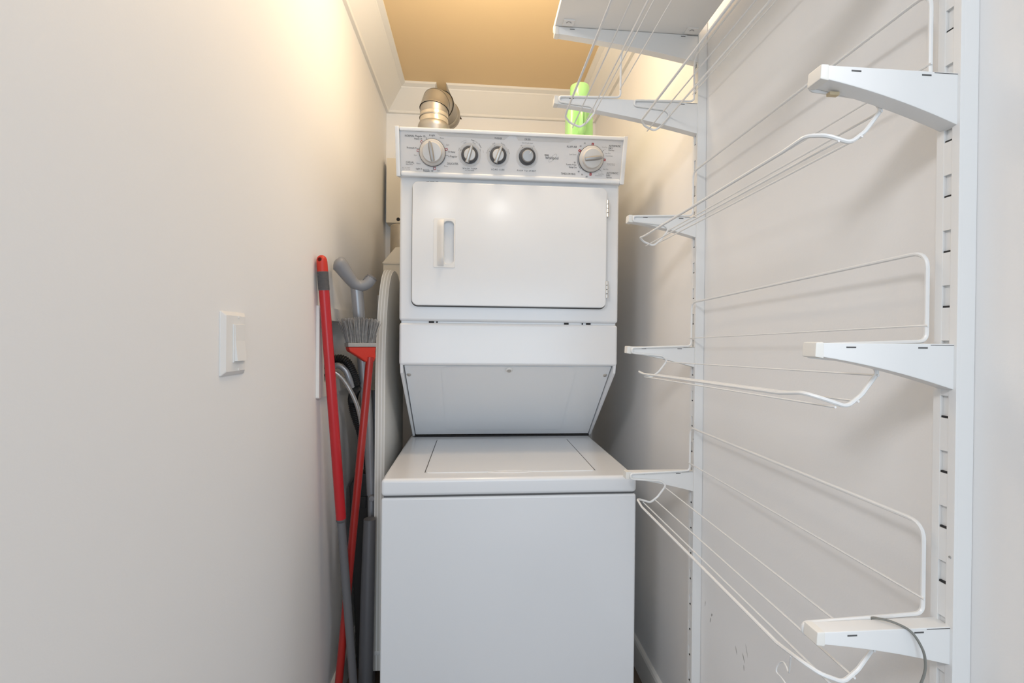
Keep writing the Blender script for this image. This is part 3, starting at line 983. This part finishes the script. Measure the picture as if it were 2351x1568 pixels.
cb = thing('wall_panel_box', 'cream metal cover box on the back wall left of the dryer', 'electrical box', (-0.345, YB, 1.715))
MB().box(-0.4205, -0.270, 2.205, YB - 0.0005, 1.715, 2.018).build('box_body', 'cream_box', cb, bevel=0.002)
MB().lathe((-0.3640, 2.206, 1.7315), (0, -1, 0), [(0.0085, 0), (0.0085, 0.0015), (0, 0.0015)], 20).build('knockout_hole', 'dark', cb)
MB().box(-0.376, -0.350, 2.2825, YB - 0.0002, 2.074, 2.082).build('slot_mark', M['brass'], cb)
vt = thing('vent_transition', 'pale angled duct transition behind the ironing board tip', 'duct', (-0.34, 2.05, 1.40))
vtb = MB()
vtb.loft([[(-0.3900, 1.99, 1.400), (-0.250, 1.99, 1.400), (-0.250, 2.20, 1.400), (-0.3900, 2.20, 1.400)],
          [(-0.3900, 1.99, 1.497), (-0.250, 1.99, 1.485), (-0.250, 2.20, 1.485), (-0.3900, 2.20, 1.497)],
          [(-0.3450, 2.02, 1.565), (-0.250, 2.02, 1.575), (-0.250, 2.20, 1.575), (-0.3450, 2.20, 1.565)]])
vtb.build('duct_box', 'cream_box', vt, bevel=0.003)
MB().box(-0.392, -0.25, 1.986, 2.20, 1.487, 1.4945).build('duct_flange', 'cream_box', vt, bevel=0.001)
MB().lathe((-0.330, 2.10, 1.55), (0, 0, 1), [(0.05, 0), (0.05, 0.12), (0.046, 0.125)], 24).build('duct_sleeve', 'tape', vt, smooth=True)

# ------------------------------------------------------------------ ironing board on end beside the appliances
ibd = thing('ironing_board', 'ironing board with pale striped cover standing on end beside the washer', 'ironing board', (-0.3, 1.70, 0.0))


def board_outline(inset=0.0):
    """(y, z) outline: square foot end, sides tapering to a rounded nose"""
    pts = []
    half = [(0.190, 0.10), (0.190, 0.60), (0.190, 0.98), (0.186, 1.12), (0.172, 1.22), (0.146, 1.31), (0.108, 1.375), (0.060, 1.408), (0.0, 1.418)]
    for y, z in half:
        pts.append((1.700 + (y - inset), z - (inset if z > 1.2 else 0)))
    for y, z in half[-2::-1]:
        pts.append((1.700 - (y - inset), z - (inset if z > 1.2 else 0)))
    sm_ = smoothline([(0, a, b) for a, b in pts], 3)
    return [(p.y, p.z) for p in sm_]


def lean(x, y, z):
    return (x - 0.010 * (z - 0.7) * 0, y, z)


bo = MB()
rs = []
for x, ins in ((-0.3160, 0.006), (-0.3175, 0.0), (-0.2960, 0.0), (-0.2880, 0.004), (-0.2855, 0.012)):
    rs.append([lean(x, y, z) for y, z in board_outline(ins)])
bo.loft(rs)
bo.build('board_cover', 'cover', ibd, smooth=True)
MB().box(-0.320, -0.2850, 1.5085, 1.8915, 0.1500, 0.1640).build('end_band', 'white_plastic', ibd, bevel=0.003)
for yy in (1.56, 1.84):
    MB().tube([(-0.330, yy, 0.0), (-0.330, yy, 1.0)], 0.010, 10).build('leg', 'tube_grey', ibd, smooth=True)

# ------------------------------------------------------------------ poles leaning in the gap
def pt(a, b, t):
    return Vector(a).lerp(Vector(b), t)


mp_ = thing('mop_handle', 'red telescopic mop handle with orange cap leaning on the left wall', 'mop handle', (-0.345, 1.412, 0))
A, B = Vector((-0.4205, 1.300, 1.398)), Vector((-0.3440, 1.4135, 0.0))
ax = (B - A).normalized()
LN = (B - A).length
cap_m = MB()
ringc = []
for s, r in ((0.0, 0.0035), (0.002, 0.0080), (0.006, 0.0115), (0.012, 0.0135), (0.020, 0.0142), (0.045, 0.0145)):
    ringc.append((r, s))
capb = MB().lathe(A, ax, ringc, 24)
hole = MB().tube([A + ax * 0.015 + Vector((-0.002, -0.04, 0.006)), A + ax * 0.015 + Vector((-0.002, 0.04, -0.006))], 0.0058, 12)
bool_cut(capb, hole).build('hanging_cap', 'red_cap', mp_, smooth=True)
gr = MB()
prof = [(0.0146, 0.0445)]
for k in range(22):
    s = 0.046 + k * 0.0022
    prof += [(0.0150, s), (0.0143, s + 0.0011)]
prof += [(0.0146, 0.0955)]
gr.lathe(A, ax, prof, 24)
gr.build('grip', 'grip', mp_, smooth=True)
MB().tube([A + ax * 0.095, A + ax * 0.752], 0.0138, 20).build('upper_tube', 'red', mp_, smooth=True)
MB().lathe(A + ax * 0.750, ax, [(0.0140, 0), (0.0142, 0.003), (0.0128, 0.008), (0.0118, 0.009)], 20).build('collar', 'grip', mp_, smooth=True)
MB().tube([A + ax * 0.755, B], 0.0118, 18).build('lower_tube', 'tube_grey', mp_, smooth=True)

br = thing('broom', 'red handled broom standing upside down with grey bristles at top', 'broom', (-0.405, 1.40, 0))
A2, B2 = Vector((-0.3150, 1.420, 1.115)), Vector((-0.4060, 1.398, 0.0))
MB().tube([A2, B2], 0.0115, 18).build('handle', 'red_dark', br, smooth=True)
# head: block turned obliquely, bristles above
hc = Vector((-0.3405, 1.414, 1.1463))
hd_dir = Vector((0.85, 0.53, 0.0)).normalized()
hn = Vector((0.53, -0.85, 0.0)).normalized()
upv = Vector((-0.05, 0.0, 1.0)).normalized()


def hpt(a, b, c_):
    return hc + hd_dir * a + hn * b + upv * c_


hb = MB()
hb.loft([[hpt(sa * 0.042, sb * 0.017, 0.0) for sa, sb in ((-1, -1), (1, -1), (1, 1), (-1, 1))],
         [hpt(sa * 0.039, sb * 0.016, -0.013) for sa, sb in ((-1, -1), (1, -1), (1, 1), (-1, 1))],
         [hpt(0.014 + sa * 0.026, sb * 0.0145, -0.030) for sa, sb in ((-1, -1), (1, -1), (1, 1), (-1, 1))],
         [hpt(0.022 + sa * 0.013, sb * 0.0125, -0.046) for sa, sb in ((-1, -1), (1, -1), (1, 1), (-1, 1))]])
hb.build('broom_head', 'red_cap', br, bevel=0.004, seg=3)
MB().prism([hpt(-0.043, -0.019, 0.0), hpt(0.042, -0.019, 0.0), hpt(0.042, 0.019, 0.0), hpt(-0.043, 0.019, 0.0)], upv * 0.012).build('bristle_plate', 'broom_plate', br, bevel=0.002)
bs = MB()
for k in range(900):
    u = random.uniform(-1, 1)
    w = random.uniform(-1, 1)
    p0 = hpt(u * 0.039, w * 0.015, 0.010)
    fl = 1.35 + random.uniform(-0.12, 0.12)
    hgt = random.uniform(0.074, 0.090) - 0.006 * abs(u)
    p2 = hpt(u * 0.039 * fl + random.uniform(-0.004, 0.004), w * 0.015 * (1.9 + random.uniform(-.3, .3)), hgt)
    p1 = p0.lerp(p2, 0.5) + upv * 0.004
    r_ = 0.0007
    d_ = Vector((random.uniform(-1, 1), random.uniform(-1, 1), 0)).normalized() * r_
    e_ = Vector((-d_.y, d_.x, 0))
    vsn = []
    for p in (p0, p1, p2):
        vsn += [p + d_, p - d_ * 0.5 + e_ * 0.86, p - d_ * 0.5 - e_ * 0.86]
    bs.add(vsn, [(0, 1, 4, 3), (1, 2, 5, 4), (2, 0, 3, 5), (3, 4, 7, 6), (4, 5, 8, 7), (5, 3, 6, 8), (6, 7, 8)])
b_o = bs.build('bristles', 'bristle', br)
b_o['kind'] = 'stuff'

wn = thing('vacuum_wand', 'grey wand with curved plastic handle standing behind the broom', 'vacuum wand', (-0.315, 1.53, 0.40))
hp = smoothline([(-0.4190, 1.415, 1.402), (-0.4060, 1.420, 1.392), (-0.3900, 1.430, 1.368), (-0.3720, 1.445, 1.342), (-0.3540, 1.455, 1.333), (-0.3340, 1.462, 1.343), (-0.3215, 1.466, 1.362)], 6)
hr = []
for k in range(len(hp)):
    t = k / (len(hp) - 1)
    hr.append(0.0245 - 0.0070 * min(1, max(0, t - 0.12) / 0.38) + 0.0005 * max(0, t - 0.6))
hr[:6] = [0.004, 0.0125, 0.0178, 0.0210, 0.0230, 0.0241]; hr[-1] = 0.0125
MB().tube(hp, hr, 18).build('curved_handle', 'wand_plastic', wn, smooth=True)
MB().tube([hp[-3], hp[-2], hp[-1], hp[-1] + (hp[-1] - hp[-3]).normalized() * 0.004], [0.0172, 0.0178, 0.0172, 0.012], 18).build('handle_cap', 'tube_grey', wn, smooth=True)
MB().tube(smoothline([(-0.3440, 1.447, 1.350), (-0.3360, 1.449, 1.362), (-0.3260, 1.452, 1.366)], 4), 0.0012, 6).build('hook_wire', 'tube_grey', wn, smooth=True)
MB().tube([(-0.3660, 1.458, 1.336), (-0.3420, 1.530, 0.885), (-0.3330, 1.540, 0.660)], [0.0185, 0.0165, 0.0150], 20).build('upper_tube', 'wand', wn, smooth=True)
MB().lathe((-0.3660, 1.458, 1.340), Vector((0.024, 0.072, -0.45)), [(0.0198, 0), (0.0200, 0.010), (0.0188, 0.012)], 20).build('ferrule', 'wand_plastic', wn, smooth=True)
MB().tube([(-0.3335, 1.540, 0.665), (-0.3310, 1.545, 0.400)], 0.0120, 16).build('lower_tube', 'wand', wn, smooth=True)
MB().lathe((-0.3285, 1.530, 0.655), (0.1, -1, 0), [(0.0100, 0), (0.0100, 0.016), (0.0085, 0.019), (0, 0.0195)], 16).build('release_knob', 'wand_plastic', wn, smooth=True)

t2 = thing('vacuum_tube', 'thick dull grey vacuum tube standing on the floor beside the washer', 'vacuum tube', (-0.336, 1.50, 0))
MB().tube([(-0.3350, 1.482, 0.02), (-0.3310, 1.485, 0.36), (-0.3265, 1.488, 0.60)], [0.0225, 0.0215, 0.0190], 20).build('tube', 'tube_grey', t2, smooth=True)
MB().lathe((-0.3350, 1.482, 0.0), (0.01, 0.01, 1), [(0.0235, 0), (0.0240, 0.02), (0.0240, 0.075), (0.0228, 0.082)], 20).build('metal_end', 'chrome', t2, smooth=True)

pc = thing('plastic_case', 'black plastic case half hidden behind the broom handle', 'case', (-0.38, 1.62, 0.0))
cpts = [(-0.4185, 0.671), (-0.3944, 0.7196), (-0.3500, 0.7146), (-0.3450, 0.020), (-0.3653, 0.012), (-0.3889, 0.06), (-0.4132, 0.5451)]
MB().prism([(x, 1.585, z) for x, z in cpts], (0, 0.10, 0)).build('case_body', 'black_rubber', pc, bevel=0.008)
MB().box(-0.386, -0.360, 1.580, 1.587, 0.60, 0.64).build('case_latch', 'black_rubber', pc, bevel=0.002)

# ------------------------------------------------------------------ slotted shelving on the right wall
XU = 0.5712
PITCH_S = 0.0672


def upright(y0, label):
    o = thing('shelf_upright', label, 'shelf upright', (XR, y0 + 0.014, 0.12), 'slotted shelf uprights')
    W = 0.028
    m = MB()
    m.box(XU + 0.004, XR - 0.0002, y0, y0 + W, 0.12, 2.10)
    m.build('channel', 'shelf_white', o, bevel=0.0012)
    s = MB()
    s.box(XU, XU + 0.005, y0, y0 + 0.0095, 0.12, 2.10)
    s.build('front_strip', 'shelf_white', o, bevel=0.0008)
    s = MB()
    s.box(XU, XU + 0.005, y0 + 0.0185, y0 + W, 0.12, 2.10)
    s.build('front_strip', 'shelf_white', o, bevel=0.0008)
    z = 1.2837
    zs = [z + PITCH_S * k for k in range(-16, 13)]
    first_rung = first_slot = None
    for zz in zs:
        if first_rung is None:
            first_rung = MB().box(XU + 0.0003, XU + 0.005, y0 + 0.0090, y0 + 0.0190, zz - 0.0400, zz).build('rung', 'shelf_white', o)
            first_slot = MB().box(XU + 0.0012, XU + 0.006, y0 + 0.0098, y0 + 0.0182, zz + 0.0002, zz + 0.0024).build('slot', 'dark', o)
            z_ref = zz
        else:
            for src in (first_rung, first_slot):
                c_ = src.copy()
                COL.objects.link(c_)
                c_.parent = o
                c_.location = (0, 0, zz - z_ref)
    MB().lathe((XU - 0.0002, y0 + 0.0045, 0.9165), (-1, 0, 0), [(0.0016, 0), (0.0012, 0.0008), (0, 0.0010)], 10).build('screw', 'pointer', o, smooth=True)
    return o


UF, UN = 1.1560, 0.5034
upright(UF, 'white slotted upright on the right wall nearer the washer')
upright(UN, 'white slotted upright on the right wall nearest the right edge')


def bracket(y0, z0, L, tip, root, label, tape=False, group='white shelf brackets'):
    """tapering bracket, top at z0, reaching L out from the upright"""
    o = thing('shelf_bracket', label, 'shelf bracket', (XU, y0 + 0.014, z0), group)
    ya, yb = y0 + 0.0035, y0 + 0.0245
    pts = [(XU + 0.003, z0), (XU - L + 0.010, z0)]
    n = 12
    for k in range(n + 1):
        t = k / n
        dep = tip + (root - tip) * (0.62 * t + 0.38 * t * t)
        pts.append((XU - L + 0.010 + (L - 0.007) * t, z0 - dep))
    body = MB().prism([(x, ya, z) for x, z in pts], (0, yb - ya, 0)).build('arm', 'shelf_white', o, bevel=0.0016)
    ca = MB().prism([(XU - L + 0.0112, ya - 0.0008, z0 + 0.0008), (XU - L + 0.001, ya - 0.0008, z0 + 0.0006), (XU - L, ya - 0.0008, z0 - tip), (XU - L + 0.0112, ya - 0.0008, z0 - tip - 0.0016)],
                    (0, yb - ya + 0.0016, 0)).build('end_cap', 'cream_cap', o, bevel=0.0018)
    for u in (L - 0.045, 0.040):
        sl = MB()
        sl.box(XU - u - 0.006, XU - u + 0.006, ya - 0.0003, yb + 0.0003, z0 - 0.0060, z0 - 0.0042)
        sl.build('slot', 'gap', body)
    fl = MB().box(XU - 0.030, XU + 0.002, ya - 0.0002, yb + 0.0002, z0 - 0.0022, z0 - 0.0014)
    fl.build('seam', 'gap', body)
    if tape:
        MB().box(XU - 0.150, XU - 0.138, ya + 0.014, yb - 0.001, z0 - 0.0262, z0 - 0.0225).build('tape_scrap', 'tan_tape', o)
    return o


ZA, ZB, ZD = 1.7920, 1.4960, 0.8330
ZCF, ZCN, ZT = 1.1575, 1.1725, 1.9675
bracket(UF, ZT, 0.3765, 0.019, 0.070, 'long white bracket under the top shelf at the washer end')
bracket(UF, ZA, 0.3765, 0.020, 0.080, 'long white bracket crossing in front of the green jug')
bracket(UF, ZB, 0.1805, 0.018, 0.054, 'short white bracket beside the dryer door hinges')
bracket(UF, ZCF, 0.1805, 0.018, 0.054, 'short white bracket level with the panel below the dryer')
bracket(UF, ZD, 0.1805, 0.018, 0.054, 'short white bracket touching the washer top corner in view')
bracket(UN, ZB, 0.1740, 0.017, 0.063, 'uppermost of the three near brackets at the right edge', tape=True)
bracket(UN, ZCN, 0.1760, 0.017, 0.056, 'middle of the three near brackets at the right edge')
bracket(UN, ZD, 0.1700, 0.015, 0.047, 'lowest near bracket at bottom right with grey cable over it')
bracket(UN, ZT, 0.3765, 0.019, 0.070, 'long bracket under the near end of the top shelf, above the picture')
bracket(UN, ZA, 0.3765, 0.020, 0.080, 'long bracket at the near end of the upper wire racks, above the picture')

# top shelf board with clips underneath
tsf = thing('shelf_board', 'white melamine shelf board along the right wall near the ceiling', 'shelf', (0.383, 0.85, ZT))
MB().box(0.1950, 0.5722, 0.30, UF + 0.034, ZT + 0.0008, ZT + 0.0168).build('board', 'melamine', tsf, bevel=0.0015)
for cx, cy in ((0.2270, UF - 0.012), (0.5450, UF - 0.012)):
    cl = MB().box(cx - 0.014, cx + 0.014, cy - 0.012, cy + 0.010, ZT - 0.0025, ZT + 0.001).build('shelf_clip', 'melamine', tsf, bevel=0.001)
    e = MB()
    e.tube([(cx - 0.006, cy - 0.003, ZT - 0.003), (cx - 0.003, cy - 0.007, ZT - 0.003), (cx + 0.003, cy - 0.007, ZT - 0.003), (cx + 0.006, cy - 0.003, ZT - 0.003)], 0.0007, 6)
    e.build('clip_mark', 'ink_grey', cl)

# wire racks hung on the brackets
RT, RN = 0.00265, 0.0015
PROF = [(-0.0105, 0.1150), (-0.0105, 0.0025), (-0.1680, -0.0035), (-0.1680, -0.0165), (-0.0880, -0.0235), (-0.0735, -0.0345), (-0.0960, -0.0640), (-0.1150, -0.0785)]
PRAD = [0.021, 0.012, 0.0064, 0.0064, 0.012, 0.010, 0.03, 0.014]


def rack(dx, zf, zn, label):
    yf, yn = UF + 0.0035 - RT - 0.0003, UN + 0.0245 + RT + 0.0003
    o = thing('wire_rack', label, 'wire rack', (XU + dx - 0.08, (yf + yn) / 2, min(zf, zn) - 0.08), 'white wire racks')

    def zz(y):
        return zf + (zn - zf) * (yf - y) / (yf - yn)
    lip3 = [(-0.1430, -0.0690, 0.0035), (-0.1570, -0.0630, 0.0200), (-0.1600, -0.0672, 0.0600)]
    far = [(XU + dx + a, yf, zz(yf) + b) for a, b in PROF] + [(XU + dx + a, yf - q, zz(yf - q) + b) for a, b, q in lip3]
    near = [(XU + dx + a, yn, zz(yn) + b) for a, b in PROF] + [(XU + dx + a, yn + q, zz(yn + q) + b) for a, b, q in lip3]
    # closed loop: far front lip -> up and around -> wall wire -> near end -> front wire
    loop = far[::-1] + near
    pr_ = PRAD + [0.02, 0.02, 0.04]
    rad = pr_[::-1] + pr_
    path = fillet(loop, rad, closed=True, seg=6)
    MB().tube(path, RT, 8, closed=True).build('frame', 'shelf_white', o, smooth=True)
    for a, b in ((-0.0125, 0.0225), (-0.0775, -0.0395), (-0.1030, -0.0715), (-0.1330, -0.0785)):
        MB().tube([(XU + dx + a, yf + 0.004, zz(yf) + b), (XU + dx + a, yn - 0.004, zz(yn) + b)], RN, 6).build('wire', 'shelf_white', o, smooth=True)
    return o


rack(-0.1950, ZA, ZA, 'outer wire rack of the upper pair, crossing in front of the green jug')
rack(0.0, ZA, ZA, 'inner wire rack of the upper pair, against the right wall')
rack(0.0, ZB, ZB, 'wire rack sloping up to the uppermost near bracket')
rack(0.0, ZCF, ZCN, 'wire rack at eye level on the right wall')
rack(0.0, ZD, ZD, 'lowest wire rack on the right wall')

# wire hook under the lowest rack, cable over the lowest near bracket
hk = MB()
hk.tube(smoothline([(0.4135, 0.566, 0.7640), (0.4200, 0.577, 0.7440), (0.4260, 0.5870, 0.7270), (0.4290, 0.5960, 0.7285), (0.4300, 0.6045, 0.7290), (0.4300, 0.6150, 0.7180), (0.4300, 0.6178, 0.7060),
                    (0.4300, 0.6050, 0.7050), (0.4300, 0.580, 0.7000), (0.4300, 0.50, 0.690), (0.4300, 0.46, 0.660)], 6), 0.0011, 8)
tag(hk.build('wire_hook', 'shelf_white', None, smooth=True, org=(0.43, 0.56, 0.70)), 'thin white wire hook hanging under the lowest rack', 'hook')
cbm = MB()
cbm.tube(smoothline([(0.4860, 0.5310, 0.800), (0.4890, 0.5305, 0.8300), (0.4960, 0.5220, 0.8365), (0.5080, 0.5120, 0.8362), (0.5180, 0.5030, 0.8310), (0.5270, 0.4985, 0.8140), (0.5300, 0.4975, 0.7985),
                     (0.5290, 0.4975, 0.7860), (0.5245, 0.4985, 0.7690), (0.5180, 0.500, 0.735), (0.5150, 0.500, 0.62)], 6), 0.0014, 8)
tag(cbm.build('cable', 'cable', None, smooth=True, org=(0.515, 0.50, 0.62)), 'thin grey cable draped over the lowest near bracket', 'cable')

for o in bpy.data.objects:
    if '_o' in o:
        del o['_o']
